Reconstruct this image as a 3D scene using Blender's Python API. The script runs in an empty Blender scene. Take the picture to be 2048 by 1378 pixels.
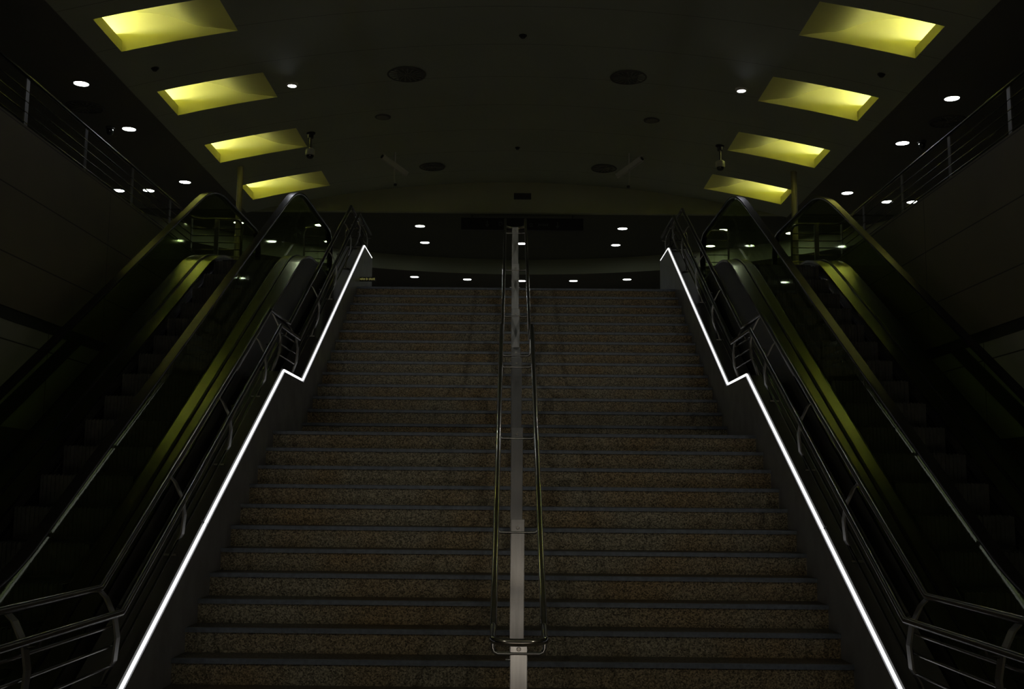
import bpy, bmesh, math, random
from mathutils import Vector, Matrix

random.seed(7)
SC = bpy.context.scene
COL = SC.collection
E0 = 1.537                      # eye height above the lower floor (z = 0)

# ------------------------------------------------------------------ camera
cam_d = bpy.data.cameras.new('camera')
cam = bpy.data.objects.new('camera', cam_d)
COL.objects.link(cam)
cam_d.sensor_width = 36.0
cam_d.lens = 36.0 * 2200.0 / 2048.0
cam_d.clip_start = 0.05
cam_d.clip_end = 200
yd = Vector((1028.0 - 1024.0, 988.0 - 689.0, 2200.0)); n = yd.cross(Vector((1, .0095, 0))); yd.normalize(); n.normalize()
if n.y > 0: n = -n
xr = yd.cross(n)
Rm = Matrix((xr, yd, n)).transposed()          # cam(x right, y down, z fwd) = Rm @ world
right, down, fwd = Vector(Rm[0]), Vector(Rm[1]), Vector(Rm[2])
M = Matrix((right, -down, -fwd)).transposed().to_4x4()
M.translation = Vector((0, 0, E0))
cam.matrix_world = M
SC.camera = cam

# ------------------------------------------------------------------ view, world
SC.view_settings.view_transform = 'Standard'
SC.view_settings.look = 'None'
SC.view_settings.gamma = 1.0
SC.view_settings.use_curve_mapping = False
SC.view_settings.exposure = 0.0
SC.cycles.transparent_max_bounces = 24
W = bpy.data.worlds.new('world'); SC.world = W
W.use_nodes = True
W.node_tree.nodes['Background'].inputs[0].default_value = (1.0, 1.0, 0.78, 1)
W.node_tree.nodes['Background'].inputs[1].default_value = 0.016

# ------------------------------------------------------------------ unseen spots added to light stairs, floor and sides; then the vault's own spots
def spot(name, loc, aim, power, ang, blend, color, r=.12):
    d = bpy.data.lights.new(name, 'SPOT'); d.energy = power; d.spot_size = math.radians(ang); d.spot_blend = blend
    d.color = color; d.shadow_soft_size = r
    o = bpy.data.objects.new(name, d); COL.objects.link(o)
    o.location = (loc[0], loc[1], loc[2] + E0)
    v = Vector(aim) - Vector(loc)
    o.rotation_euler = v.to_track_quat('-Z', 'Y').to_euler()
    return o
WARM = (1.0, .92, .74)
for sx in (-1, 1):  # unseen spots added behind the camera, aimed at the flights
    spot('unseen_spot_foot', (sx * 4.2, -1.0, 4.4), (0, 7.4, -0.9), 95, 31, 1.0, WARM)
    spot('unseen_spot_middle', (sx * 4.2, -1.6, 4.6), (0, 10.2, .6), 100, 26, 1.0, WARM)
    spot('unseen_spot_head', (sx * 4.2, -2.2, 4.8), (0, 13.6, 2.2), 190, 20, 1.0, WARM)
spot('added_spot_floor', (0, -.6, 5.2), (0, -.6, -1.5), 12000, 56, .9, (1, .95, .86), .3)  # added lamp; its bright floor patch reflects in the centre posts
for sx in (-1, 1):
    spot('fill_spot_side', (sx * 6, -4, 4.6), (sx * 1.5, 9, 1.0), 34, 75, .8, (1, .95, .82), .15)  # added fill for the side walls and escalators
spot('lamp_ceiling_spot_left', (-3.32, 15.52, 5.88), (-1.8, 9.0, -.5), 12, 110, .6, (.9, .93, 1.0), .05)
spot('lamp_ceiling_spot_right', (3.30, 15.58, 5.88), (1.8, 9.0, -.5), 12, 110, .6, (.9, .93, 1.0), .05)

# ------------------------------------------------------------------ materials
def mat(name, base, rough=.6, metal=0.0, spec=.5, noise=None, bump=None, coat=0):
    m = bpy.data.materials.new(name); m.use_nodes = True
    nt = m.node_tree; b = nt.nodes['Principled BSDF']
    b.inputs['Base Color'].default_value = (*base, 1); b.inputs['Roughness'].default_value = rough
    b.inputs['Metallic'].default_value = metal; b.inputs['Specular IOR Level'].default_value = spec
    if coat: b.inputs['Coat Weight'].default_value = coat
    tc = nt.nodes.new('ShaderNodeTexCoord')
    if noise:
        sc_, amt = noise[0], noise[1]
        mp = nt.nodes.new('ShaderNodeMapping'); nt.links.new(tc.outputs['Object'], mp.inputs[0])
        if len(noise) > 2: mp.inputs['Scale'].default_value = noise[2]
        nz = nt.nodes.new('ShaderNodeTexNoise'); nz.inputs['Scale'].default_value = sc_; nz.inputs['Detail'].default_value = 5
        nt.links.new(mp.outputs[0], nz.inputs[0])
        rp = nt.nodes.new('ShaderNodeValToRGB')
        rp.color_ramp.elements[0].position = .3; rp.color_ramp.elements[1].position = .7
        rp.color_ramp.elements[0].color = (*[c * (1 - amt) for c in base], 1)
        rp.color_ramp.elements[1].color = (*[min(1, c * (1 + amt)) for c in base], 1)
        nt.links.new(nz.outputs[0], rp.inputs[0]); nt.links.new(rp.outputs[0], b.inputs['Base Color'])
    if bump:
        nz = nt.nodes.new('ShaderNodeTexNoise'); nz.inputs['Scale'].default_value = bump[0]
        nt.links.new(tc.outputs['Object'], nz.inputs[0])
        bp = nt.nodes.new('ShaderNodeBump'); bp.inputs['Strength'].default_value = bump[1]; bp.inputs['Distance'].default_value = .01
        nt.links.new(nz.outputs[0], bp.inputs['Height']); nt.links.new(bp.outputs[0], b.inputs['Normal'])
    return m

def emis(name, col, s):
    m = bpy.data.materials.new(name); m.use_nodes = True
    b = m.node_tree.nodes['Principled BSDF']
    b.inputs['Base Color'].default_value = (*col, 1); b.inputs['Emission Color'].default_value = (*col, 1)
    b.inputs['Emission Strength'].default_value = s
    return m

def granite(name, c1, c2, c3, rough=.55, spec=.3):
    m = bpy.data.materials.new(name); m.use_nodes = True
    nt = m.node_tree; b = nt.nodes['Principled BSDF']; b.inputs['Roughness'].default_value = rough
    b.inputs['Specular IOR Level'].default_value = spec
    tc = nt.nodes.new('ShaderNodeTexCoord')
    v = nt.nodes.new('ShaderNodeTexVoronoi'); v.inputs['Scale'].default_value = 125
    nt.links.new(tc.outputs['Object'], v.inputs['Vector'])
    sep = nt.nodes.new('ShaderNodeSeparateColor'); nt.links.new(v.outputs['Color'], sep.inputs[0])
    r = nt.nodes.new('ShaderNodeValToRGB'); e = r.color_ramp.elements
    e[0].position = 0; e[0].color = (*c1, 1); e[1].position = 1; e[1].color = (*c3, 1)
    k = e.new(.5); k.color = (*c2, 1)
    nt.links.new(sep.outputs[0], r.inputs[0])
    nz = nt.nodes.new('ShaderNodeTexNoise'); nz.inputs['Scale'].default_value = 1.6; nz.inputs['Detail'].default_value = 4
    nt.links.new(tc.outputs['Object'], nz.inputs[0])
    r2 = nt.nodes.new('ShaderNodeValToRGB'); e2 = r2.color_ramp.elements
    e2[0].position = .34; e2[0].color = (.98, .80, .60, 1); e2[1].position = .60; e2[1].color = (1, 1, 1, 1)
    nt.links.new(nz.outputs[0], r2.inputs[0])
    mx = nt.nodes.new('ShaderNodeMix'); mx.data_type = 'RGBA'; mx.blend_type = 'MULTIPLY'; mx.inputs[0].default_value = 1
    nt.links.new(r.outputs[0], mx.inputs[6]); nt.links.new(r2.outputs[0], mx.inputs[7])
    nt.links.new(mx.outputs[2], b.inputs['Base Color'])
    return m

MT = {}
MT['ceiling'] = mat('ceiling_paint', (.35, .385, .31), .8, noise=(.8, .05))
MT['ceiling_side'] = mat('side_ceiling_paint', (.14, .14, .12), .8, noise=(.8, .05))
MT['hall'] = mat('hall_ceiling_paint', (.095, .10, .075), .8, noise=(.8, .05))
MT['fascia'] = mat('fascia_paint', (.34, .36, .25), .75, noise=(1.2, .05))
MT['wall_brown'] = mat('brown_wall_panel', (.125, .114, .074), .6, noise=(1.1, .12))
MT['wall_grey'] = mat('grey_wall_panel', (.26, .275, .24), .6, noise=(1.1, .1))
MT['dark'] = mat('dark_paint', (.07, .07, .068), .6, noise=(2, .1))
MT['black'] = mat('black_paint', (.01, .01, .01), .5, noise=(3, .1))
MT['stone'] = mat('honed_grey_stone', (.22, .224, .245), .45, spec=.4, noise=(5, .18))
MT['floor'] = granite('floor_granite', (.22, .21, .19), (.30, .285, .26), (.38, .36, .33), .4, .4)
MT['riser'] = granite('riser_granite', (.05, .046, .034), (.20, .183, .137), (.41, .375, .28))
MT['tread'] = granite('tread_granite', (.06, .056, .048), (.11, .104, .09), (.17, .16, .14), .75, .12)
MT['nosing'] = mat('blue_grey_nosing', (.13, .155, .20), .5, .3, noise=(30, .2))
MT['steel'] = mat('brushed_steel', (.19, .185, .18), .4, 1.0, noise=(40, .12, (1, 1, .08)))
MT['plate'] = mat('satin_steel_plate', (.42, .44, .475), .24, 1.0, noise=(60, .15, (1, 1, .05)))
MT['tube'] = mat('polished_steel_tube', (.42, .41, .39), .14, 1.0, noise=(20, .05))
MT['rail'] = mat('dark_satin_rail', (.13, .127, .12), .22, 1.0, noise=(20, .05))
MT['deck'] = mat('escalator_deck_steel', (.16, .153, .15), .22, 1.0, noise=(14, .12, (1, .15, 1)))
MT['skirt'] = mat('escalator_skirt', (.06, .06, .06), .4, .3, noise=(5, .1))
MT['estep'] = mat('escalator_step_metal', (.09, .09, .095), .5, .3, noise=(20, .2))
MT['rubber'] = mat('black_rubber', (.014, .014, .015), .2, spec=.16, noise=(10, .2))
MT['yellow'] = mat('yellow_paint', (.52, .51, .175), .7, spec=.2, noise=(2, .02))
MT['pale'] = mat('pale_column_paint', (.27, .25, .17), .6, noise=(3, .05))
MT['vent'] = mat('vent_grey', (.17, .175, .15), .6, noise=(5, .1))
MT['ventback'] = mat('vent_dark_grey', (.10, .10, .09), .7, noise=(5, .1))  # darker grey of vent rim and back plate
MT['white'] = mat('off_white_plastic', (.42, .43, .38), .5, noise=(6, .05))
MT['smoke'] = mat('smoked_dome', (.01, .012, .01), .08, spec=1.0, noise=(6, .05))
MT['signface'] = mat('sign_face', (.006, .006, .008), .4, noise=(3, .1))
MT['signink'] = mat('sign_ink', (.10, .11, .11), .6, noise=(3, .1))
MT['chrome'] = mat('bolt_steel', (.4, .4, .4), .3, 1.0, noise=(10, .1))
MT['led'] = emis('led_diffuser', (1, 1, 1), 1.15)
MT['down'] = emis('downlight_diffuser', (.93, 1, .94), 18)
MT['spot'] = emis('spot_diffuser', (1, .97, .98), 30)
MT['tubelamp'] = emis('fluorescent_tube', (1, 1, .83), 118)
MT['dash'] = emis('reflection_glow', (.75, .72, .22), .10)  # glow that stands in for a reflection on the parapet

def glass_mat():
    m = bpy.data.materials.new('tinted_glass'); m.use_nodes = True
    nt = m.node_tree; nt.nodes.clear()
    out = nt.nodes.new('ShaderNodeOutputMaterial'); mx = nt.nodes.new('ShaderNodeMixShader')
    tr = nt.nodes.new('ShaderNodeBsdfTransparent'); tr.inputs[0].default_value = (.86, .93, .70, 1)
    gl = nt.nodes.new('ShaderNodeBsdfGlossy'); gl.inputs['Roughness'].default_value = .03; gl.inputs[0].default_value = (.5, .55, .45, 1)
    lw = nt.nodes.new('ShaderNodeLayerWeight'); lw.inputs[0].default_value = .5
    pw = nt.nodes.new('ShaderNodeMath'); pw.operation = 'POWER'; pw.inputs[1].default_value = 5; nt.links.new(lw.outputs['Facing'], pw.inputs[0])
    fr = nt.nodes.new('ShaderNodeMath'); fr.operation = 'MULTIPLY_ADD'; fr.inputs[1].default_value = .55; fr.inputs[2].default_value = .03
    nt.links.new(pw.outputs[0], fr.inputs[0]); nt.links.new(fr.outputs[0], mx.inputs[0]); nt.links.new(tr.outputs[0], mx.inputs[1]); nt.links.new(gl.outputs[0], mx.inputs[2])
    nt.links.new(mx.outputs[0], out.inputs[0])
    return m
MT['glass'] = glass_mat()

# panel joints on the brown wall: dark lines set by height and length
def joints(m, zs, ys, w=.012):
    nt = m.node_tree; b = nt.nodes['Principled BSDF']
    src = b.inputs['Base Color'].links[0].from_socket
    tc = nt.nodes.new('ShaderNodeTexCoord'); s = nt.nodes.new('ShaderNodeSeparateXYZ'); nt.links.new(tc.outputs['Object'], s.inputs[0])
    def line(sock, step, off):
        a = nt.nodes.new('ShaderNodeMath'); a.operation = 'SUBTRACT'; a.inputs[1].default_value = off; nt.links.new(sock, a.inputs[0])
        p = nt.nodes.new('ShaderNodeMath'); p.operation = 'PINGPONG'; p.inputs[1].default_value = step / 2; nt.links.new(a.outputs[0], p.inputs[0])
        c = nt.nodes.new('ShaderNodeMath'); c.operation = 'LESS_THAN'; c.inputs[1].default_value = w; nt.links.new(p.outputs[0], c.inputs[0])
        return c
    l1 = line(s.outputs['Z'], *zs); l2 = line(s.outputs['Y'], *ys)
    mxm = nt.nodes.new('ShaderNodeMath'); mxm.operation = 'MAXIMUM'; nt.links.new(l1.outputs[0], mxm.inputs[0]); nt.links.new(l2.outputs[0], mxm.inputs[1])
    mx = nt.nodes.new('ShaderNodeMix'); mx.data_type = 'RGBA'; nt.links.new(mxm.outputs[0], mx.inputs[0])
    nt.links.new(src, mx.inputs[6]); mx.inputs[7].default_value = (.02, .02, .015, 1)
    nt.links.new(mx.outputs[2], b.inputs['Base Color'])
joints(MT['wall_brown'], (.55, 2.0 + E0), (2.6, .4), .006)
joints(MT['wall_grey'], (2.0, 3.2), (1.55, .3), .006)
joints(MT['ceiling'], (50, 20), (1.2, .2), .003)

# ------------------------------------------------------------------ mesh helpers (all z given relative to the eye, shifted by E0)
class MB:
    def __init__(s): s.v = []; s.f = []; s.sm = []
    def add(s, vs, fs, smooth=False):
        o = len(s.v); s.v += [tuple(v) for v in vs]
        for f in fs: s.f.append([i + o for i in f]); s.sm.append(smooth)
        return s
    def box(s, x0, x1, y0, y1, z0, z1):
        x0, x1 = min(x0, x1), max(x0, x1)
        v = [(x0, y0, z0), (x1, y0, z0), (x1, y1, z0), (x0, y1, z0), (x0, y0, z1), (x1, y0, z1), (x1, y1, z1), (x0, y1, z1)]
        return s.add(v, [(0, 3, 2, 1), (4, 5, 6, 7), (0, 1, 5, 4), (1, 2, 6, 5), (2, 3, 7, 6), (3, 0, 4, 7)])
    def prism(s, prof, x0, x1):
        """prof: list of (y, z) closed polygon, extruded along x"""
        n = len(prof)
        v = [(x0, y, z) for y, z in prof] + [(x1, y, z) for y, z in prof]
        f = [list(range(n))[::-1], list(range(n, 2 * n))]
        for i in range(n): j = (i + 1) % n; f.append((i, j, j + n, i + n))
        return s.add(v, f)
    def ribbon(s, top, bot, x0, x1):
        """strip solid between two open (y,z) lines of the same length, extruded along x"""
        n = len(top)
        v = []
        for (y, z), (y2, z2) in zip(top, bot): v += [(x0, y, z), (x1, y, z), (x1, y2, z2), (x0, y2, z2)]
        f = []
        for i in range(n - 1):
            a, b = 4 * i, 4 * i + 4
            for k in range(4): f.append((a + k, a + (k + 1) % 4, b + (k + 1) % 4, b + k))
        f.append((0, 1, 2, 3)); f.append((4 * n - 1, 4 * n - 2, 4 * n - 3, 4 * n - 4))
        return s.add(v, f)
    def sweep(s, path, sec, closed_ends=True, up=Vector((1, 0, 0))):
        """path: 3-D points, sec: 2-D section (a along side, b along up-normal)"""
        P = [Vector(p) for p in path]; n = len(P); m = len(sec); v = []
        for i, p in enumerate(P):
            t = ((P[min(i + 1, n - 1)] - p).normalized() + (p - P[max(i - 1, 0)]).normalized())
            t.normalize()
            side = up - t * up.dot(t)
            if side.length < 1e-4: side = Vector((0, 1, 0)) - t * t.y
            side.normalize(); nn = t.cross(side)
            # mitre scale
            k = 1.0
            if 0 < i < n - 1:
                c = (P[i + 1] - p).normalized().dot((p - P[i - 1]).normalized())
                k = 1 / math.sqrt(max(.3, (1 + c) / 2))
            for a, b in sec: v.append(p + side * a + nn * b * k)
        f = []
        for i in range(n - 1):
            for j in range(m):
                k2 = (j + 1) % m
                f.append((i * m + j, i * m + k2, (i + 1) * m + k2, (i + 1) * m + j))
        s.add(v, f, True)
        if closed_ends:
            s.add(v[:m], [tuple(range(m))[::-1]]); s.add(v[-m:], [tuple(range(m))])
        return s
    def tube(s, path, r, seg=12, up=Vector((1, 0, 0))):
        return s.sweep(path, [(r * math.cos(2 * math.pi * i / seg), r * math.sin(2 * math.pi * i / seg)) for i in range(seg)], up=up)
    def lathe(s, prof, c, seg=28, axis='z', smooth=True, ring=False):
        """prof: list of (r, h)"""
        v = []; f = []
        for r, h in prof:
            for i in range(seg):
                a = 2 * math.pi * i / seg; x, y = r * math.cos(a), r * math.sin(a)
                if axis == 'z': v.append((c[0] + x, c[1] + y, c[2] + h))
                elif axis == 'y': v.append((c[0] + x, c[1] + h, c[2] + y))
                else: v.append((c[0] + h, c[1] + x, c[2] + y))
        n = len(prof)
        for k in range(n - 1):
            for i in range(seg):
                j = (i + 1) % seg
                f.append((k * seg + i, k * seg + j, (k + 1) * seg + j, (k + 1) * seg + i))
        s.add(v, f, smooth)
        if ring: return s
        if prof[0][0] > 1e-4: s.add(v[:seg], [tuple(range(seg))[::-1]])
        if prof[-1][0] > 1e-4: s.add(v[-seg:], [tuple(range(seg))])
        return s
    def build(s, name, m, parent=None, bevel=0, origin=None):
        me = bpy.data.meshes.new(name)
        if parent is not None:
            o0 = parent_world(parent)
        else:
            o0 = Vector(origin) if origin else Vector((0, 0, 0))
        me.from_pydata([(v[0] - o0.x, v[1] - o0.y, v[2] - o0.z) for v in s.v], [], s.f)
        bm = bmesh.new(); bm.from_mesh(me)
        bmesh.ops.remove_doubles(bm, verts=bm.verts, dist=1e-5)
        bmesh.ops.recalc_face_normals(bm, faces=bm.faces)
        bm.to_mesh(me); bm.free()
        if any(s.sm):
            me.shade_smooth()
            me.set_sharp_from_angle(angle=math.radians(38))
        me.materials.append(MT[m])
        o = bpy.data.objects.new(name, me); COL.objects.link(o)
        if parent is not None: o.parent = parent
        else: o.location = (o0.x, o0.y, o0.z + E0)
        if bevel:
            b = o.modifiers.new('bevel', 'BEVEL'); b.width = bevel; b.segments = 2; b.limit_method = 'ANGLE'
        return o

PW = {}
def parent_world(p):
    v = Vector((0, 0, 0))
    while p is not None:
        v += Vector(PW[p.name]) if p.name in PW else Vector((0, 0, 0))
        p = p.parent
    return v

def thing(name, label, cat, loc=(0, 0, 0), group=None):
    o = bpy.data.objects.new(name, None); COL.objects.link(o); o.empty_display_size = .1
    o.location = (loc[0], loc[1], loc[2] + E0)
    PW[o.name] = loc
    tag(o, label, cat, group)
    return o
def tag(o, label=None, cat=None, group=None, kind=None):
    if label: o['label'] = label
    if cat: o['category'] = cat
    if group: o['group'] = group
    if kind: o['kind'] = kind
    return o
def struct(name, mb, m, label=None, cat=None, **k):
    o = mb.build(name, m, **k); tag(o, label, cat, kind='structure'); return o
def copy_thing(root, loc, label, group=None):
    r = root.copy(); COL.objects.link(r); r.location = (loc[0], loc[1], loc[2] + E0); PW[r.name] = loc
    r['label'] = label
    if group: r['group'] = group
    for ch in list(root.children):
        c = ch.copy(); COL.objects.link(c); c.parent = r
        for g in list(ch.children):
            d = g.copy(); COL.objects.link(d); d.parent = c
    return r
def arc(cy, cz, r, a0, a1, n=10):
    return [(cy + r * math.cos(math.radians(a0 + (a1 - a0) * i / n)), cz + r * math.sin(math.radians(a0 + (a1 - a0) * i / n))) for i in range(n + 1)]
SIDE = {-1: 'left', 1: 'right'}

# ------------------------------------------------------------------ measures
FL = -E0                 # lower floor
UP = 2.783               # upper floor
CZ = 5.60                # flat ceilings
def zc(x): return 6.20 - .023 * x * x        # vaulted ceiling over the stairs
YE = 21.45               # end of the vaulted ceiling
XE = 5.40
H, T = .16, .270
YL, ZL = 9.90, .543      # landing nosing
LAND = 1.335
YTOP = YL + LAND + 13 * T
SW = 2.17                # half width of the stairs
COF_Y = [12.55 + 2.4 * k for k in range(0, 4)]

# ------------------------------------------------------------------ floors
struct('floor', MB().box(-12, 12, -16, YL - 12 * T, FL - .2, FL), 'floor')
m = MB()
m.box(-12, 12, 15.3, 34, UP - .3, UP); m.box(-4.1, 4.1, 14.98, 15.3, UP - .3, UP); m.box(-12, -4.3, 14.98, 15.3, UP - .3, UP); m.box(4.3, 12, 14.98, 15.3, UP - .3, UP)
m.box(-12, -4.3, -3, 14.98, UP - .3, UP); m.box(4.3, 12, -3, 14.98, UP - .3, UP)
struct('floor_upper', m, 'floor')

# ------------------------------------------------------------------ side walls of the stair well
for s in (-1, 1):
    nm = SIDE[s]
    struct('wall_' + nm, MB().box(s * 4.1, s * 4.3, -3, 15.3, 1.46, 3.008), 'wall_brown')
    struct('wall_%s_lower' % nm, MB().box(s * 4.12, s * 4.3, -3, 15.3, .50, 1.36), 'wall_grey')
    struct('wall_%s_base' % nm, MB().box(s * 4.14, s * 4.3, -3, 15.3, FL, .50), 'dark')
    struct('trim_%d' % (1 if s < 0 else 2), MB().box(s * 4.11, s * 4.3, -3, 15.3, 1.36, 1.46), 'black')
    # inclined dark stringer trim on the grey wall
    p = [(6.2, -.95), (10.3, 1.36), (10.0, 1.36), (5.9, -.95)]
    struct('trim_%d' % (3 if s < 0 else 4), MB().prism(p, s * 4.105, s * 4.118), 'black')
    struct('wall_%s_gallery' % nm, MB().box(s * 11.8, s * 12, -3, 34, UP, CZ), 'dark')
struct('wall_back', MB().box(-12, 12, 33, 33.3, UP, CZ), 'dark')
# front face of the upper slab under the gallery edge at the head of the stairs
struct('wall_slab_edge', MB().box(-4.1, 4.1, 15.3, 15.5, FL, UP - .3), 'dark')

# ------------------------------------------------------------------ ceilings
XB = [-XE, -5.11] + [-4.74, -4.37, -4.0] + [-3.62] + [x * .3 - 3.3 for x in range(1, 22)] + [3.62, 4.0, 4.37, 4.74, 5.11, XE]
XB = sorted(XB)
YB = [-3]
for y in COF_Y: YB += [y, y + .98]
YB += [YE]
m = MB()
for i in range(len(XB) - 1):
    for j in range(len(YB) - 1):
        xm = (XB[i] + XB[i + 1]) / 2
        hole = 3.62 < abs(xm) < 5.11 and any(abs(YB[j] - y) < 1e-6 for y in COF_Y)
        if hole: continue
        m.add([(XB[i], YB[j], zc(XB[i])), (XB[i + 1], YB[j], zc(XB[i + 1])), (XB[i + 1], YB[j + 1], zc(XB[i + 1])), (XB[i], YB[j + 1], zc(XB[i]))], [(0, 1, 2, 3)], True)
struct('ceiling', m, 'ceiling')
m = MB()
for s in (-1, 1): m.box(s * (XE + .0), s * 12, -3, YE, CZ, CZ + .2)
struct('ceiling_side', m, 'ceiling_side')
m = MB()
for s in (-1, 1): m.box(s * XE, s * (XE + .03), -3, YE, zc(XE) - .01, CZ)
struct('trim_5', m, 'ceiling_side')
# end fascia of the vault: dark-olive face above the upper hall ceiling
prof = [(x * .45 - XE, zc(x * .45 - XE)) for x in range(25)]
v = [(x, YE, z + .05) for x, z in prof] + [(x, YE, CZ - .02) for x, z in prof]
n = len(prof); f = [(i, i + 1, n + i + 1, n + i) for i in range(n - 1)]
v += [(x, YE + .12, z + .05) for x, z in prof] + [(x, YE + .12, CZ - .02) for x, z in prof]
f += [(2 * n + i, 2 * n + i + 1, 3 * n + i + 1, 3 * n + i) for i in range(n - 1)] + [(n + i, n + i + 1, 3 * n + i + 1, 3 * n + i) for i in range(n - 1)]
struct('trim_6', MB().add(v, f), 'fascia')
# upper hall ceiling up to the curved bulkhead, then the lower soffit
def ring(R, z, n=40, a0=-70, a1=70):
    return [(R * math.sin(math.radians(a0 + (a1 - a0) * i / n)), 17.0 + R * math.cos(math.radians(a0 + (a1 - a0) * i / n)), z) for i in range(n + 1)]
a = ring(9.0, CZ); b = ring(9.0, 5.235); n = len(a)
m = MB().add(a + b, [(i, i + 1, n + i + 1, n + i) for i in range(n - 1)], True)
struct('trim_7', m, 'fascia')
m = MB().box(-12, 12, YE + .12, 34, CZ, CZ + .2)
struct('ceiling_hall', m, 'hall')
c = ring(13.5, 5.235)
m = MB().add(b + c, [(i, i + 1, n + i + 1, n + i) for i in range(n - 1)])
struct('ceiling_soffit', m, 'ceiling_side')

# ------------------------------------------------------------------ lit ceiling coffers
PROF = [(-3.62, None), (-3.78, 5.921), (-3.89, 5.930), (-3.99, 5.944), (-4.10, 5.963), (-4.21, 5.990), (-4.32, 6.030), (-4.43, 6.070), (-4.54, 6.103), (-4.65, 6.128), (-4.80, 6.146), (-5.0, 6.155), (-5.25, 6.14), (-5.48, 6.06)]
ORD = ['nearest the stairs foot', 'first', 'second', 'third', 'fourth']
def coffer(s, y0, label, group):
    t = thing('ceiling_coffer', label, 'ceiling light recess', (s * 4.4, y0 + .5, 5.75), group)
    y1 = y0 + .98
    pts = [(-x * s if s > 0 else x, z if z else zc(3.62)) for x, z in PROF]
    pts = [(abs(x) * s, z) for x, z in pts]
    m = MB()
    # curved reflector
    v = [(x, y0, z) for x, z in pts] + [(x, y1 + .035, z) for x, z in pts]; k = len(pts)
    m.add(v, [(i, i + 1, k + i + 1, k + i) for i in range(k - 1)], True)
    m.build('curved_reflector', 'yellow', t)
    # shell: outer trough, near and far cheeks
    m = MB()
    zl = zc(5.11); zt = zl + .148
    for yy in (y0, y1 + .035):
        vv = [(x, yy, z) for x, z in pts] + [(x, yy, max(zc(x) if abs(x) < 5.11 else zt, 0) + (.148 if abs(x) < 4.9 and yy > y1 and abs(x) > 4.1 else 0)) for x, z in pts]
        vv = [(x, yy, z) for x, z in pts] + [(x, yy, zc(x) if abs(x) < 5.115 else zt) for x, z in pts]
        # keep far cheek above the lip band only where the recess is deeper than the lip
        m.add(vv, [(i, i + 1, k + i + 1, k + i) for i in range(k - 1)])
    m.add([(s * 5.48, y0, 6.06), (s * 5.48, y1 + .035, 6.06), (s * 5.48, y1 + .035, zt), (s * 5.48, y0, zt)], [(0, 1, 2, 3)])
    m.add([(s * 5.11, y0, zt), (s * 5.48, y0, zt), (s * 5.48, y1 + .035, zt), (s * 5.11, y1 + .035, zt)], [(0, 1, 2, 3)])
    m.build('shell', 'yellow', t)
    # lip: the short upright faces around the opening
    m = MB()
    m.add([(s * 5.11, y0, zl), (s * 5.11, y1, zl), (s * 5.11, y1, zt), (s * 5.11, y0, zt)], [(0, 1, 2, 3)])
    xs = [5.11, 4.74, 4.37, 4.2, 4.0, 3.8, 3.62]
    def top(x):
        zz = [z for X, z in pts if abs(abs(X) - x) < .12]
        for i in range(len(pts) - 1):
            xa, xb = abs(pts[i][0]), abs(pts[i + 1][0])
            if xa <= x <= xb: return pts[i][1] + (pts[i + 1][1] - pts[i][1]) * (x - xa) / (xb - xa)
        return zt
    for a_, b_ in zip(xs[:-1], xs[1:]):
        m.add([(s * a_, y1, zc(a_)), (s * b_, y1, zc(b_)), (s * b_, y1, min(zc(b_) + .148, top(b_) - .001)), (s * a_, y1, min(zc(a_) + .148, top(a_) - .001))], [(0, 1, 2, 3)])
        m.add([(s * a_, y1, min(zc(a_) + .148, top(a_) - .001)), (s * b_, y1, min(zc(b_) + .148, top(b_) - .001)), (s * b_, y1 + .035, min(zc(b_) + .148, top(b_) - .001)), (s * a_, y1 + .035, min(zc(a_) + .148, top(a_) - .001))], [(0, 1, 2, 3)])
    m.build('lip', 'yellow', t)
    MB().lathe([(.0, -.4), (.018, -.4), (.018, .4), (0, .4)], (s * 5.38, y0 + .5, zt + .10), 12, 'y').build('lamp_tube', 'tubelamp', t)
    MB().box(s * 5.215, s * 5.225, y0, y1 + .03, zt, zt + .110).build('tube_shield', 'yellow', t)  # hidden baffle added to keep tube light off the inner curve
    return t
for s in (-1, 1):
    for i, y in enumerate(COF_Y):
        if True:
            w = ['largest and nearest', 'second nearest', 'third nearest, beside the hanging dome camera', 'farthest and smallest, just before the end fascia'][i]
            coffer(s, y, 'yellow lit ceiling coffer of the %s row, %s' % (SIDE[s], w), 'yellow ceiling coffers')

# ------------------------------------------------------------------ staircase
st = thing('staircase', 'wide granite staircase of two flights with a landing and blue-grey nosings', 'stairs', (0, YL, FL))
steps = [(YL - k * T, ZL - k * H) for k in range(12, -1, -1)] + [(YL + LAND + k * T, ZL + (k + 1) * H) for k in range(14)]
for i, (y, z) in enumerate(steps):
    yn = steps[i + 1][0] if i + 1 < len(steps) else 14.98
    zb = z - H
    o = MB().box(-SW, SW, y + .012, yn + .02, zb, z - .022).build('step', 'riser', st)
    PW[o.name] = (0, 0, 0)
    if i == len(steps) - 1: yn = 14.96
    MB().box(-SW, SW, y + .034, yn + .012, z - .022, z).build('tread', 'tread', o)
    ns = MB()
    ns.prism([(y - .004, z - .030), (y - .004, z - .004), (y, z), (y + .034, z), (y + .034, z - .022), (y + .010, z - .022), (y + .010, z - .030)], -SW, SW)
    ns.build('nosing', 'nosing', o)
# infill body under the treads
pr = []
for i, (y, z) in enumerate(steps):
    pr += [(y + .03, z - H - .001), (y + .03, z - .03)]
pr += [(15.2, UP - .03), (15.2, UP - .6), (YL + .6, FL + .2), (YL + .6, FL)]
MB().prism(pr, -SW + .01, SW - .01).build('stair_body', 'dark', st)

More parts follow.
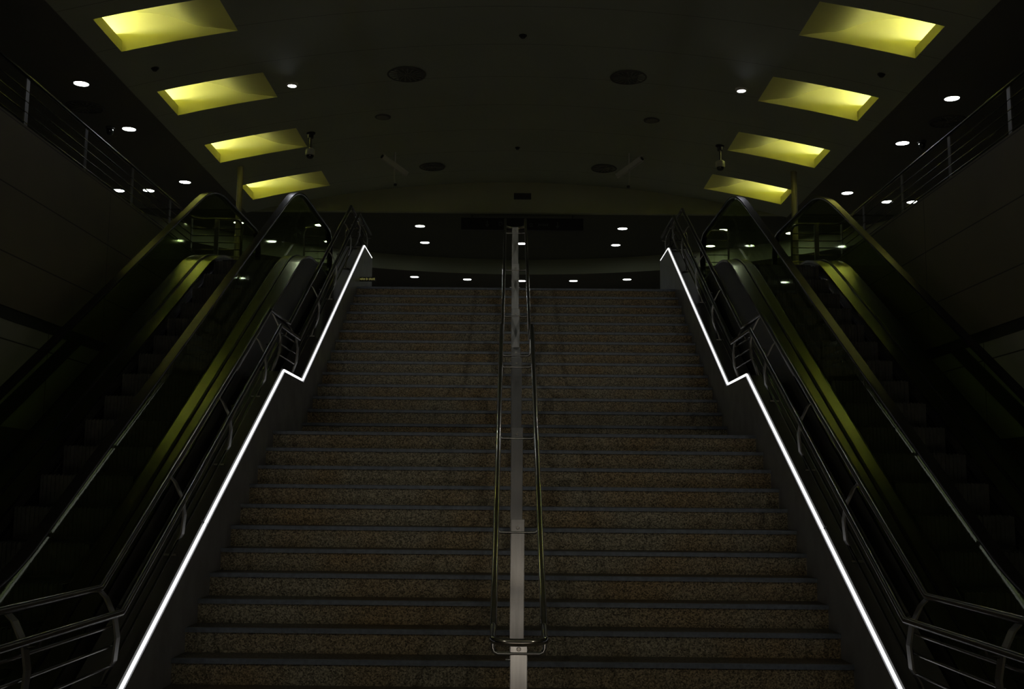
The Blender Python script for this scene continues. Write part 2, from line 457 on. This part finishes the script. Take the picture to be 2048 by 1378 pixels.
# ------------------------------------------------------------------ stone side walls of the stairs (follow the light line)
LZ0 = -1.13; LY0 = 6.34 + .0
LED_PTS = [(6.30, -1.115), (10.31, 1.137), (11.24, 1.137), (15.45, 3.512), (16.28, 3.512)]
for s in (-1, 1):
    t = thing('stair_wall', 'dark stone parapet along the %s edge of the stairs, light line on its top' % SIDE[s], 'parapet wall', (s * 2.3, 6.3, FL), 'stair parapets')
    top = [(5.55, -1.115)] + LED_PTS
    top = [(y, z - .02) for y, z in top]
    bot = [(16.28, UP), (15.0, UP), (15.0, 1.2), (11.0, -.9), (9.0, FL), (5.55, FL)]
    MB().prism(top + bot, s * SW, s * 2.46).build('wall_body', 'stone', t)
    # thin steel coping on the outer half of the top
    MB().ribbon([(y, z + .012) for y, z in top], [(y, z - .0) for y, z in top], s * (SW + .045), s * 2.47).build('coping', 'dark', t)

# ------------------------------------------------------------------ light line: separate LED tubes
def led(s, a, b, label):
    a = Vector((s * (SW + .012), a[0], a[1])); b = Vector((s * (SW + .012), b[0], b[1]))
    d = (b - a).normalized(); a = a + d * .012; b = b - d * .012
    t = thing('light_line_tube', label, 'strip light', tuple(a), 'light line tubes')
    MB().tube([a, b], .0112, 10).build('diffuser', 'led', t)
    e = Vector((s * .024, 0, 0))
    MB().sweep([a + e, b + e], [(-.008, -.018), (.008, -.018), (.008, .022), (-.008, .022)]).build('channel', 'dark', t)
def lerp(a, b, k): return (a[0] + (b[0] - a[0]) * k, a[1] + (b[1] - a[1]) * k)
for s in (-1, 1):
    P = LED_PTS; S = SIDE[s]
    k1 = .395; k2 = .43
    led(s, P[0], lerp(P[0], P[1], k1), 'white glowing tube on the %s parapet, lowest, running out of the bottom edge' % S)
    led(s, lerp(P[0], P[1], k1), P[1], 'long white glowing tube on the %s parapet, from the break up to the landing' % S)
    led(s, P[1], P[2], 'short level glowing tube over the landing on the %s parapet' % S)
    led(s, P[2], lerp(P[2], P[3], k2), 'white glowing tube on the %s parapet, first above the landing' % S)
    led(s, lerp(P[2], P[3], k2), P[3], 'white glowing tube on the %s parapet, second above the landing, up to the peak' % S)
    led(s, P[3], P[4], 'short level glowing tube at the very top of the %s parapet' % S)
    led(s, (5.5, -1.115), P[0], 'level glowing tube at the foot of the %s parapet, below the picture edge' % S)

# ------------------------------------------------------------------ side railings
def yz(s, X, pts): return [(s * X, y, z) for y, z in pts]
for s in (-1, 1):
    S = SIDE[s]
    t = thing('side_railing', 'steel railing with curved flat posts on the %s stair parapet' % S, 'railing', (s * 2.33, 6.3, -1.1), 'stair parapet railings')
    A = [(4.55, -.555), (6.38, -.555), (10.38, 1.72), (11.26, 1.72), (15.20, 4.02), (16.2, 4.02)]
    B = [(4.62, -.675), (6.26, -.675), (10.10, 1.53), (10.98, 1.53), (14.86, 3.83), (16.1, 3.83)]
    def zat(P, y):
        for (y0, z0), (y1, z1) in zip(P[:-1], P[1:]):
            if y0 <= y <= y1: return z0 + (z1 - z0) * (y - y0) / (y1 - y0)
        return P[-1][1]
    MB().tube(yz(s, 2.35, A), .022, 14).build('top_rail', 'rail', t)
    MB().tube(yz(s, 2.18, B), .020, 14).build('handrail', 'rail', t)
    # rail ends
    MB().tube([(s * 2.18, 4.62, -.675), (s * 2.20, 4.54, -.69), (s * 2.24, 4.50, -.74), (s * 2.29, 4.50, -.80), (s * 2.33, 4.52, -.84)], .018, 10).build('handrail_hook', 'rail', t)
    base = [(4.5, FL), (5.56, FL), (5.561, -1.13)] + [(y, z - .02) for y, z in LED_PTS] + [(16.5, 3.49)]
    ypost = [4.72, 5.22, 6.38, 7.55, 8.68, 9.81, 10.38, 11.20, 12.35, 13.45, 14.55, 15.35, 16.15]
    for y in ypost:
        za = zat(A, y); zb_ = zat(B, y); z0 = zat(base, y)
        dz = za - z0
        path = [(s * 2.355, za - .005), (s * 2.31, za - .05), (s * 2.255, za - .16), (s * 2.235, za - .27), (s * 2.245, za - .40), (s * 2.285, za - .52), (s * 2.31, z0 + .0)]
        if dz < .56: path[-2] = (s * 2.285, (za - .40 + z0) / 2)
        m = MB(); v = []
        for x, z in path:
            v += [(x - .006, y - .030, z), (x + .006, y - .030, z), (x + .006, y + .030, z), (x - .006, y + .030, z)]
        f = [(0, 1, 2, 3), tuple(range(len(v) - 4, len(v)))]
        for i in range(len(path) - 1):
            for k in range(4): f.append((4 * i + k, 4 * i + (k + 1) % 4, 4 * i + 4 + (k + 1) % 4, 4 * i + 4 + k))
        po = m.add(v, f).build('post', 'steel', t); PW[po.name] = (0, 0, 0)
        MB().tube([(s * 2.243, y, zb_ - .05), (s * 2.19, y, zb_ - .045), (s * 2.18, y, zb_ - .01)], .008, 8).build('handrail_bracket', 'rail', po)
        MB().box(s * 2.27, s * 2.35, y - .04, y + .04, z0 - .0, z0 + .012).build('base_plate', 'steel', po)
    offs = (.205, .315, .425)
    segs = [(4.72, 6.38), (6.38, 10.38), (10.38, 11.20), (11.20, 15.35), (15.35, 16.15)]
    for q in offs:
        for a_, b_ in segs:
            pa = [(a_ + .01, zat(A, a_) - q), (b_ - .01, zat(A, b_) - q)]
            MB().tube(yz(s, 2.262, pa), .0085, 8).build('infill_bar', 'rail', t)
    # closing loop at the head of the stairs
    hl = [(s * 2.25, 15.75, 3.30), (s * 2.25, 15.75, 3.76), (s * 2.27, 15.75, 3.815), (s * 2.32, 15.75, 3.84), (s * 2.43, 15.75, 3.84), (s * 2.48, 15.75, 3.815), (s * 2.50, 15.75, 3.76), (s * 2.50, 15.75, UP)]
    m = MB().tube(hl, .012, 10, up=Vector((0, 1, 0)))
    for z in (3.70, 3.58, 3.46): m.tube([(s * 2.25, 15.75, z), (s * 2.50, 15.75, z)], .007, 8, up=Vector((0, 1, 0)))
    m.build('end_frame', 'rail', t)

# guard frames between stairs railing and escalator head
for s in (-1, 1):
    t = thing('guard_frame', 'low tubular guard frame at the stair head beside the %s escalator newel' % SIDE[s], 'guard rail', (s * 2.95, 16.35, UP), 'guard frames at the stair head')
    x0, x1 = 2.82, 3.22; zt = 4.0
    hl = [(s * x0, 16.35, UP), (s * x0, 16.35, zt - .08), (s * (x0 + .02), 16.35, zt - .02), (s * (x0 + .08), 16.35, zt), (s * (x1 - .08), 16.35, zt), (s * (x1 - .02), 16.35, zt - .02), (s * x1, 16.35, zt - .08), (s * x1, 16.35, UP)]
    MB().tube(hl, .014, 10, up=Vector((0, 1, 0))).build('frame', 'tube', t)
    for k in range(5):
        z = zt - .15 - k * .115
        MB().tube([(s * x0, 16.35, z), (s * x1, 16.35, z)], .008, 8, up=Vector((0, 1, 0))).build('rail', 'tube', t)

# ------------------------------------------------------------------ centre handrail
hr = thing('stair_handrail', 'double steel tube handrail on flat posts down the middle of the stairs', 'handrail', (.02, 6.02, FL))
def xc(y): return .033 - .0055 * (y - 6.0)
CR = [(6.10, -.755), (6.19, -.715), (9.98, 1.53), (10.95, 1.53), (14.80, 3.75), (15.15, 3.75)]
def crz(y):
    for (y0, z0), (y1, z1) in zip(CR[:-1], CR[1:]):
        if y0 <= y <= y1: return z0 + (z1 - z0) * (y - y0) / (y1 - y0)
    return CR[0][1] if y < CR[0][0] else CR[-1][1]
for sd in (-1, 1):
    MB().tube([(xc(y) + sd * .139, y, z) for y, z in CR[1:3] + [(10.02, 1.536)]], .0195, 16).build('lower_rail', 'tube', hr)
    MB().tube([(xc(y) + sd * .139, y, z) for y, z in [(10.02, 1.532), (10.95, 1.532), (14.80, 3.75), (15.15, 3.75)]], .0185, 16).build('upper_rail', 'tube', hr)
    MB().tube([(xc(6.19) + sd * .139, 6.19, -.715), (xc(6.12) + sd * .139, 6.12, -.735), (xc(6.03) + sd * .139, 6.0, -.762)], .0165, 14).build('rail_joint', 'steel', hr)
# bowed end loop at the foot
lp = []
for i in range(21):
    u = -1 + i / 10
    lp.append((xc(6) + u * .139, 5.99 - .075 * math.sqrt(max(0, 1 - abs(u) ** 2.6)), -.765 - .006 * (1 - u * u)))
MB().tube(lp, .0205, 16, up=Vector((0, 0, 1))).build('end_loop', 'tube', hr)
lp = []
for i in range(21):
    u = -1 + i / 10
    lp.append((xc(15) + u * .139, 15.15 + .14 * math.sqrt(max(0, 1 - u * u)), 3.75))
MB().tube(lp, .0185, 12, up=Vector((0, 0, 1))).build('top_loop', 'tube', hr)
def nosing_z(y):
    z = FL
    for yy, zz in steps:
        if yy <= y: z = zz
    return z
for i, y in enumerate([6.02, 7.29, 8.42, 9.57, 10.72, 11.99, 13.38, 14.78]):
    zt = (crz(y) - .10) if i else -.768
    z0 = nosing_z(y)
    w = .045
    p = MB().box(xc(y) - w, xc(y) + w, y, y + .014, z0, zt).build('post', 'plate', hr, bevel=.002); PW[p.name] = (0, 0, 0)
    MB().box(xc(y) - w - .001, xc(y) + w + .001, y + .014, y + .05, z0, zt - .05).build('stiffener', 'plate', p)
    MB().lathe([(0, -.006), (.009, -.006), (.012, 0), (.012, .003)], (xc(y), y, zt - (.055 if i else .050)), 14, 'y').build('bolt', 'chrome', p)
    MB().box(xc(y) - .07, xc(y) + .07, y - .04, y + .06, z0, z0 + .01).build('foot_plate', 'plate', p)
    zb = zt - .085 if i else -.842
    rz_ = crz(y) if i else -.77
    br = [(xc(y) - .139, y + .007, rz_), (xc(y) - .139, y + .007, zb + .03), (xc(y) - .132, y + .007, zb + .010), (xc(y) - .112, y + .007, zb),
          (xc(y) + .112, y + .007, zb), (xc(y) + .132, y + .007, zb + .010), (xc(y) + .139, y + .007, zb + .03), (xc(y) + .139, y + .007, rz_)]
    MB().tube(br, .0105, 10, up=Vector((0, 1, 0))).build('crossbar', 'plate', p)

# ------------------------------------------------------------------ escalators
KY, KZ, SL = 13.10, 3.70, .587
def hz(y):                                   # handrail height, knee rounded
    d = .55
    if y <= KY - d: return KZ - SL * (KY - y)
    if y >= KY + d: return KZ
    u = (KY + d - y)
    return KZ - SL * u * u / (4 * d)
YBOT = KY - (KZ - (FL + .95)) / SL          # where the handrail levels out at the foot
def hzz(y):
    d = .5
    if y < YBOT - d: return FL + .95
    if y < YBOT + d: u = y - (YBOT - d); return FL + .95 + SL * u * u / (4 * d)
    return hz(y)
YS = [YBOT - 1.6 + i * .4 for i in range(6)] + [YBOT + .4 + i * .1 * 1 for i in range(0, 3)]
ys = []
y = YBOT - 1.7
while y < 15.28:
    ys.append(y)
    y += .08 if (abs(y - KY) < .62 or abs(y - YBOT) < .55) else .3
ys.append(15.28)
for s in (-1, 1):
    S = SIDE[s]
    t = thing('escalator', 'dark escalator with glass sides running up at the %s of the stairs' % S, 'escalator', (s * 3.22, YBOT, FL), 'escalators beside the stairs')
    line = [(y, hzz(y)) for y in ys]
    dline = [(y, z - .78) for y, z in line]
    for which, X in (('outer', 3.74), ('inner', 2.70)):
        io = -1 if which == 'outer' else 1       # direction (in |X|) towards the moving steps
        # handrail loop with newel
        r = .33
        yb = line[0][0]
        path = [(s * X, a, b) for a, b in arc(yb, line[0][1] - r, r, 265, 92, 12)] + [(s * X, a, b) for a, b in line] + [(s * X, a, b) for a, b in arc(15.28, KZ - r, r, 88, -85, 12)]
        sec = [(-.038, -.016), (-.040, 0), (-.034, .013), (-.018, .019), (.018, .019), (.034, .013), (.040, 0), (.038, -.016)]
        MB().sweep(path, sec).build('handrail', 'rubber', t)
        # glass
        gp = [(yb - r + .02, line[0][1] - r)] + arc(yb, line[0][1] - r, r - .02, 170, 95, 6) + [(a, b - .02) for a, b in line] + arc(15.28, KZ - r, r - .02, 85, 0, 6)
        gb = [(a, (dline[0][1] if a < dline[0][0] else (KZ - .78 if a > 15.28 else hzz(a) - .78)) - .01) for a, b in gp]
        MB().ribbon(gp, gb, s * (X - .005), s * (X + .005)).build('glass_panel', 'glass', t)
        dd = [(yb - .45, dline[0][1])] + dline + [(15.75, KZ - .78)]
        # decks either side of the glass
        MB().ribbon(dd, [(a, b - .03) for a, b in dd], s * (X + io * .012), s * (X + io * (.145 if which == 'outer' else .11))).build('inner_deck', 'deck', t)
        ow = .15 if which == 'inner' else .20
        MB().ribbon(dd, [(a, b - .03) for a, b in dd], s * (X - io * .012), s * (X - io * ow)).build('outer_deck', 'deck', t)
        # glass clamp between the decks
        MB().ribbon([(a, b + .012) for a, b in dd], [(a, b - .05) for a, b in dd], s * (X - .012), s * (X + .012)).build('glass_clamp', 'black', t)
        MB().ribbon([(a, b - .03) for a, b in dd], [(a, b - .34) for a, b in dd], s * (X + io * .13), s * (X + io * .14)).build('skirt_panel', 'skirt', t)
        MB().ribbon([(a, b - .135) for a, b in dd], [(a, b - .15) for a, b in dd], s * (X + io * .14), s * (X + io * .165)).build('skirt_trim', 'deck', t)
        # outer cladding down to the truss
        low = [(a, max(FL, b - .95)) for a, b in dd]
        MB().ribbon([(a, b - .03) for a, b in dd], low, s * (X - io * (ow - .012)), s * (X - io * (ow - .002))).build('cladding', 'wall_brown' if which == 'outer' else 'dark', t)
    # steps
    x0, x1 = s * 2.87, s * 3.57
    run = .40; rise = run * SL; ysx = YBOT + .25; zs = FL + rise; k = 0
    while zs < UP - .02 and k < 30:
        m = MB()
        yy = YBOT + .15 + k * run; zz = zs
        prof = [(yy, zz - rise - .02), (yy, zz), (yy + run + .01, zz), (yy + run + .01, zz - .03), (yy + .04, zz - .05), (yy + .04, zz - rise - .02)]
        m.prism(prof, x0, x1)
        nr = 22
        for j in range(nr):
            xa = min(x0, x1) + .01 + j * (.70 - .02) / nr
            m.box(xa, xa + .012, yy - .004, yy + run - .01, zz, zz + .008)
            m.box(xa, xa + .012, yy - .010, yy, zz - rise + .03, zz + .004)
        m.build('step', 'estep', t)
        zs += rise; k += 1
    MB().box(x0, x1, YBOT + .15 + k * run - .05, 15.45, UP - .12, UP + .004).build('landing_plate', 'estep', t)
    MB().box(x0, x1, YBOT - 1.6, YBOT + .16, FL, FL + .006).build('foot_plate', 'estep', t)
    MB().ribbon([(YBOT + .1, FL + .1), (14.6, UP - .35)], [(YBOT + .1, FL), (14.6, UP - .85)], s * 2.80, s * 3.64).build('truss', 'black', t)

# ------------------------------------------------------------------ gallery railings
for s in (-1, 1):
    S = SIDE[s]; X = 4.55; zt = 3.797
    t = thing('gallery_railing', 'thin tubular railing along the edge of the %s gallery above the escalator' % S, 'railing', (s * X, 6, UP), 'gallery railings')
    cor = [(s * X, 5.6, zt), (s * X, 14.95, zt), (s * (X - .02), 15.05, zt), (s * (X - .08), 15.1, zt), (s * 3.98, 15.1, zt), (s * 3.90, 15.1, zt - .025), (s * 3.86, 15.1, zt - .09), (s * 3.86, 15.1, UP)]
    m = MB(); m.tube(cor, .019, 10, up=Vector((0, 0, 1)))
    m.build('top_rail', 'rail', t)
    for k in range(6):
        z = zt - .14 - k * .10
        MB().tube([(s * X, 5.6, z), (s * X, 15.1, z)], .008, 8, up=Vector((0, 0, 1))).build('gallery_bar', 'rail', t)
        MB().tube([(s * X, 15.1, z), (s * 3.86, 15.1, z)], .008, 8, up=Vector((0, 0, 1))).build('end_bar', 'rail', t)
    for y in [5.6, 6.98, 8.38, 9.79, 11.2, 12.62, 14.05, 15.05]:
        po = MB().box(s * (X - .006), s * (X + .006), y - .035, y + .035, UP, zt).build('post', 'steel', t)
    MB().box(s * 4.24, s * 4.18, 15.08, 15.11, UP, zt).build('post', 'steel', t)

# ------------------------------------------------------------------ columns
for s in (-1, 1):
    x = s * 4.86; y = 18.75
    t = thing('column', 'slim pale column standing in the %s gallery below the coffers' % SIDE[s], 'column', (x, y, UP), 'slim pale columns')
    MB().lathe([(.052, 0), (.052, zc(x) - UP)], (x, y, UP), 24).build('shaft', 'pale', t)
    MB().lathe([(.09, 0), (.09, .02), (.06, .03)], (x, y, UP), 24).build('base_ring', 'steel', t)

# ------------------------------------------------------------------ downlights
def downlight_proto():
    t = thing('downlight', 'x', 'ceiling light', (-6.07, 14.66, CZ), 'round downlights')
    MB().lathe([(0, -.004), (.098, -.004), (.098, 0)], (-6.07, 14.66, CZ), 32).build('diffuser', 'down', t)
    MB().lathe([(.099, -.002), (.104, -.008), (.118, -.006), (.120, 0), (.099, 0)], (-6.07, 14.66, CZ), 32, ring=True).build('rim', 'dark', t)
    return t
dp = downlight_proto()
G = 'round downlights'
DL = [
 (-6.07, 14.66, 'nearest round downlight of the row beside the left coffers'),
 (-6.07, 16.58, 'round downlight second along the row beside the left coffers, next to the small dome'),
 (-6.07, 19.53, 'round downlight third along the row beside the left coffers'),
 (6.14, 14.95, 'nearest round downlight of the row beside the right coffers'),
 (6.14, 16.95, 'round downlight second along the row beside the right coffers, next to the small dome'),
 (6.14, 19.88, 'round downlight third along the row beside the right coffers'),
 (-6.93, 20.12, 'round downlight seen through the left gallery railing, whole but for one thin bar'),
 (-7.50, 20.14, 'round downlight mostly hidden low behind the left gallery railing'),
 (7.08, 20.47, 'round downlight crossed by a bar of the right gallery railing'),
 (7.56, 20.47, 'round downlight low behind the right gallery railing, nearer the wall edge'),
 (-7.05, 22.73, 'round downlight seen inside the loop of the left outer escalator handrail'),
 (-5.84, 22.56, 'round downlight at the corner of the left end railing, beside the column'),
 (-5.94, 24.07, 'round downlight just right of and below the left end railing'),
 (-4.16, 22.71, 'round downlight inside the loop of the left inner escalator handrail, upper one'),
 (-4.22, 24.25, 'round downlight inside the loop of the left inner escalator handrail, lower one'),
 (-2.04, 22.72, 'hall downlight left of the hanging sign, upper of the two'),
 (-2.06, 24.26, 'hall downlight left of the hanging sign, lower of the two'),
 (.12, 24.28, 'hall downlight right beside the top of the centre handrail'),
 (2.25, 24.35, 'hall downlight right of the hanging sign, lower of the two'),
 (2.25, 22.79, 'hall downlight right of the hanging sign, upper of the two'),
 (4.38, 22.84, 'round downlight inside the loop of the right inner escalator handrail, upper one'),
 (4.39, 24.36, 'round downlight inside the loop of the right inner escalator handrail, lower one'),
 (5.88, 23.06, 'round downlight at the left corner of the right end railing'),
 (7.15, 23.0, 'round downlight inside the loop of the right outer escalator handrail, right of the end railing'),
 (-8.05, 24.4, 'round downlight cut to a thin sliver behind the left outer escalator glass'),
 (7.93, 24.63, 'round downlight low outside the right outer escalator handrail'),
]
for i, (x, y, lab) in enumerate(DL):
    if i == 0: dp['label'] = lab; continue
    copy_thing(dp, (x, y, CZ), lab, G)
for x, y, lab in [(-2.48, 26.40, 'low hall downlight under the curved bulkhead, leftmost of its five'), (-1.2, 26.66, 'low hall downlight under the curved bulkhead, left of the centre handrail'),
                  (.14, 26.79, 'low hall downlight under the curved bulkhead, between the centre rails'), (1.42, 26.73, 'low hall downlight under the curved bulkhead, first right of the centre handrail'),
                  (2.72, 26.48, 'low hall downlight under the curved bulkhead, rightmost of its five')]:
    copy_thing(dp, (x, y, 5.235), lab, G)

# small bright spots on the vault
for s, x, y in ((-1, -3.32, 15.52), (1, 3.30, 15.58)):
    z = zc(x)
    t = thing('ceiling_spot', 'small glaring spot in the vaulted ceiling on the %s' % SIDE[s], 'ceiling light', (x, y, z), 'small ceiling spots')
    MB().lathe([(0, -.028), (.058, -.028), (.058, -.02)], (x, y, z), 28).build('lens', 'spot', t)
    MB().lathe([(.060, -.03), (.066, -.034), (.085, -.02), (.088, .02), (.060, .02)], (x, y, z), 28, ring=True).build('housing', 'white', t)

# ------------------------------------------------------------------ air diffusers
def diffuser(x, y, z, r, label):
    t = thing('air_diffuser', label, 'ceiling vent', (x, y, z), 'round air diffusers')
    MB().lathe([(r * .90, -.012), (r * .93, -.022), (r, -.016), (r + .006, 0), (r * .90, 0)], (x, y, z), 40, ring=True).build('rim', 'ventback', t)
    MB().lathe([(0, -.002), (r * .9, -.002), (r * .9, .03)], (x, y, z), 40).build('back_plate', 'ventback', t)
    m = MB()
    for k in range(18):
        a = 2 * math.pi * k / 18
        ca, sa = math.cos(a), math.sin(a)
        for r0, r1, w, off in ((.16, .50, .020, .10), (.52, .88, .034, .0)):
            a2 = a + off; c2, s2 = math.cos(a2), math.sin(a2)
            P0 = Vector((c2 * r * r0, s2 * r * r0)); P1 = Vector((c2 * r * r1, s2 * r * r1)); nn = Vector((-s2, c2)) * r * w * 1.2
            q = [P0 - nn * .6, P1 - nn, P1 + nn, P0 + nn * .6]
            v = [(x + p.x, y + p.y, z - .004) for p in q] + [(x + p.x, y + p.y, z - .014) for p in q]
            m.add(v, [(0, 1, 2, 3), (7, 6, 5, 4), (0, 1, 5, 4), (1, 2, 6, 5), (2, 3, 7, 6), (3, 0, 4, 7)])
    m.build('vanes', 'vent', t)
    MB().lathe([(0, -.02), (r * .12, -.018), (r * .13, 0)], (x, y, z), 20).build('hub', 'vent', t)
diffuser(-1.645, 15.56, zc(1.63) - .01, .285, 'round swirl air vent in the vault, left of the two nearer ones')
diffuser(1.64, 15.6, zc(1.63) - .01, .27, 'round swirl air vent in the vault, right of the two nearer ones')
diffuser(-1.61, 20.2, zc(1.61) - .01, .24, 'round swirl air vent near the end of the vault, left one')
diffuser(1.65, 20.2, zc(1.65) - .01, .24, 'round swirl air vent near the end of the vault, right one')
diffuser(-6.38, 15.6, CZ, .27, 'round air vent in the side ceiling over the left gallery')
diffuser(6.45, 15.9, CZ, .27, 'round air vent in the side ceiling over the right gallery')

# loudspeakers and detectors
for x, y, lab in ((-2.2, 17.3, 'small flat round loudspeaker in the vault behind the left near vent'), (2.2, 17.35, 'small flat round loudspeaker in the vault behind the right near vent')):
    t = thing('ceiling_speaker', lab, 'loudspeaker', (x, y, zc(x)), 'flush loudspeakers')
    MB().lathe([(0, -.018), (.10, -.018), (.10, -.012), (.125, -.012), (.13, 0)], (x, y, zc(x)), 28).build('grille', 'vent', t)
    MB().lathe([(.102, -.019), (.13, -.015), (.135, 0), (.102, 0)], (x, y, zc(x)), 28, ring=True).build('rim', 'dark', t)
for x, y, r, lab in ((.065, 14.3, .055, 'small dark smoke detector on the ceiling centre line, nearer and larger'), (.007, 19.2, .045, 'small dark smoke detector on the ceiling centre line, farther'),
                     (-4.9, 14.2, .05, 'small dark detector between the first and second left coffers'), (4.9, 14.2, .05, 'small dark detector between the first and second right coffers')):
    z = zc(x)
    t = thing('smoke_detector', lab, 'smoke detector', (x, y, z), 'smoke detectors')
    MB().lathe([(r, 0), (r, -.02), (r * .8, -.03), (r * .5, -.05), (0, -.055)], (x, y, z + .01), 24).build('body', 'black', t)
    MB().lathe([(r * 1.15, 0), (r * 1.15, -.008), (r, -.01)], (x, y, z + .01), 24).build('base_ring', 'dark', t)
# vent slot on the fascia
t = thing('fascia_vent', 'black rectangular grille in the middle of the end fascia', 'vent', (.117, YE, 5.91))
MB().box(-.055, .29, YE - .02, YE + .01, 5.85, 5.975).build('frame', 'black', t, bevel=.004)
m = MB()
for k in range(4): m.box(-.045, .28, YE - .026, YE - .02, 5.865 + k * .027, 5.873 + k * .027)
m.build('slats', 'dark', t)

# hanging dome cameras beside the third coffers
for s, x, y in ((-1, -3.44, 17.68), (1, 3.46, 18.15)):
    z = zc(x); b = z - .445
    t = thing('dome_camera', 'pendant dome camera hanging from the vault beside the third %s coffer' % SIDE[s], 'security camera', (x, y, z), 'pendant dome cameras')
    MB().lathe([(.075, .01), (.075, -.012), (.05, -.03), (.045, -.09), (0, -.09)], (x, y, z), 24).build('ceiling_mount', 'black', t)
    MB().lathe([(.018, -.08), (.018, -.27)], (x, y, z), 14).build('stem', 'steel', t)
    MB().lathe([(0, -.26), (.05, -.265), (.078, -.29), (.080, -.37), (.072, -.385), (0, -.385)], (x, y, z), 28).build('housing', 'white', t)
    MB().lathe([(.062, -.385), (.058, -.41), (.040, -.435), (0, -.447)], (x, y, z), 24).build('dome', 'smoke', t)
# flush dome cameras by the gallery downlights
for s, x, y in ((-1, -6.335, 16.5), (1, 6.41, 16.85)):
    t = thing('dome_camera', 'small glossy dome camera on the side ceiling beside the second %s downlight' % SIDE[s], 'security camera', (x, y, CZ), 'flush dome cameras')
    MB().lathe([(.07, 0), (.07, -.03), (.055, -.035)], (x, y, CZ), 24).build('base_ring', 'dark', t)
    MB().lathe([(.055, -.03), (.055, -.075), (.045, -.11), (.025, -.13), (0, -.135)], (x, y, CZ), 28).build('dome', 'smoke', t)
# bullet cameras
for s, x in ((-1, -2.2), (1, 2.02)):
    y, z = 19.2, 5.80
    t = thing('bullet_camera', 'long bullet camera with bracket hanging near the end of the vault on the %s' % SIDE[s], 'security camera', (x, y, z), 'bullet cameras')
    a = Vector((x + s * .20, y - .25, z + .13)); b = Vector((x - s * .20, y + .12, z - .08))
    MB().sweep([a, b], [(-.045, -.045), (.045, -.045), (.05, .03), (.03, .05), (-.03, .05), (-.05, .03)], up=Vector((0, 1, 0))).build('housing', 'white', t)
    d = (b - a).normalized()
    MB().sweep([a - d * .04 + Vector((0, 0, .052)), b - d * .05 + Vector((0, 0, .052))], [(-.055, -.004), (.055, -.004), (.055, .004), (-.055, .004)], up=Vector((0, 1, 0))).build('sun_shield', 'white', t)
    MB().tube([a - d * .012, a + d * .01], .035, 16, up=Vector((0, 0, 1))).build('lens', 'smoke', t)
    mid = (a + b) / 2
    MB().tube([(mid.x, mid.y, mid.z - .02), (mid.x, mid.y + .02, z - .20), (mid.x + s * -.02, mid.y + .03, z - .33)], .014, 10, up=Vector((0, 1, 0))).build('bracket', 'white', t)
    MB().lathe([(.028, -.34), (.030, -.31), (.018, -.30)], (mid.x - s * .02, mid.y + .03, z), 16).build('bracket_end', 'black', t)
    MB().tube([(mid.x, mid.y + .05, mid.z), (mid.x, mid.y + .05, zc(x) + .01)], .016, 10, up=Vector((0, 1, 0))).build('ceiling_arm', 'white', t)

# ------------------------------------------------------------------ hanging sign
t = thing('hanging_sign', 'long black direction sign with faint arrows hanging over the stair head', 'sign', (.118, 21.75, 5.53))
MB().box(-1.12, 1.355, 21.70, 21.80, 5.285, 5.53).build('board', 'signface', t, bevel=.006)
for x in (-.9, 1.14): MB().tube([(x, 21.75, 5.52), (x, 21.75, CZ)], .012, 8, up=Vector((0, 1, 0))).build('hanger', 'dark', t)
def quad(m, x0, x1, z0, z1): m.box(x0, x1, 21.694, 21.701, z0, z1)
def arrow(cx, cz):
    m = MB(); quad(m, cx - .010, cx + .010, cz - .03, cz + .065)
    m.prism([(0, 0)] * 3, 0, 0) if False else None
    v = [(cx - .04, 21.694, cz - .015), (cx + .04, 21.694, cz - .015), (cx, 21.694, cz - .07)]
    m.add(v + [(a, 21.701, c) for a, b, c in v], [(0, 1, 2), (5, 4, 3), (0, 1, 4, 3), (1, 2, 5, 4), (2, 0, 3, 5)])
    m.build('arrow', 'signink', t)
arrow(-.59, 5.41); arrow(.83, 5.39)
m = MB(); quad(m, -.36, -.345, 5.37, 5.45); quad(m, -.345, -.30, 5.435, 5.45); quad(m, -.30, -.285, 5.37, 5.45); quad(m, -.345, -.315, 5.37, 5.385); m.build('pictogram', 'signink', t)
m = MB(); quad(m, .26, .272, 5.35, 5.42); quad(m, .318, .33, 5.35, 5.42); quad(m, .272, .318, 5.408, 5.42); quad(m, .272, .318, 5.35, 5.362); quad(m, .285, .305, 5.375, 5.395); m.build('pictogram', 'signink', t)
m = MB()
for i, w in enumerate((.03, .022, .03, .026, .03)): quad(m, .44 + i * .042, .44 + i * .042 + w, 5.37, 5.375 + (.035 if i % 2 else .04))
m.build('lettering', 'signink', t)

# reflection in the inner face of the left parapet, built as dim glowing dots
t = thing('parapet_reflection', 'reflection built as a row of dim yellowish dots low on the top end of the left parapet', 'lettering', (-2.05, 15.0, 2.937))
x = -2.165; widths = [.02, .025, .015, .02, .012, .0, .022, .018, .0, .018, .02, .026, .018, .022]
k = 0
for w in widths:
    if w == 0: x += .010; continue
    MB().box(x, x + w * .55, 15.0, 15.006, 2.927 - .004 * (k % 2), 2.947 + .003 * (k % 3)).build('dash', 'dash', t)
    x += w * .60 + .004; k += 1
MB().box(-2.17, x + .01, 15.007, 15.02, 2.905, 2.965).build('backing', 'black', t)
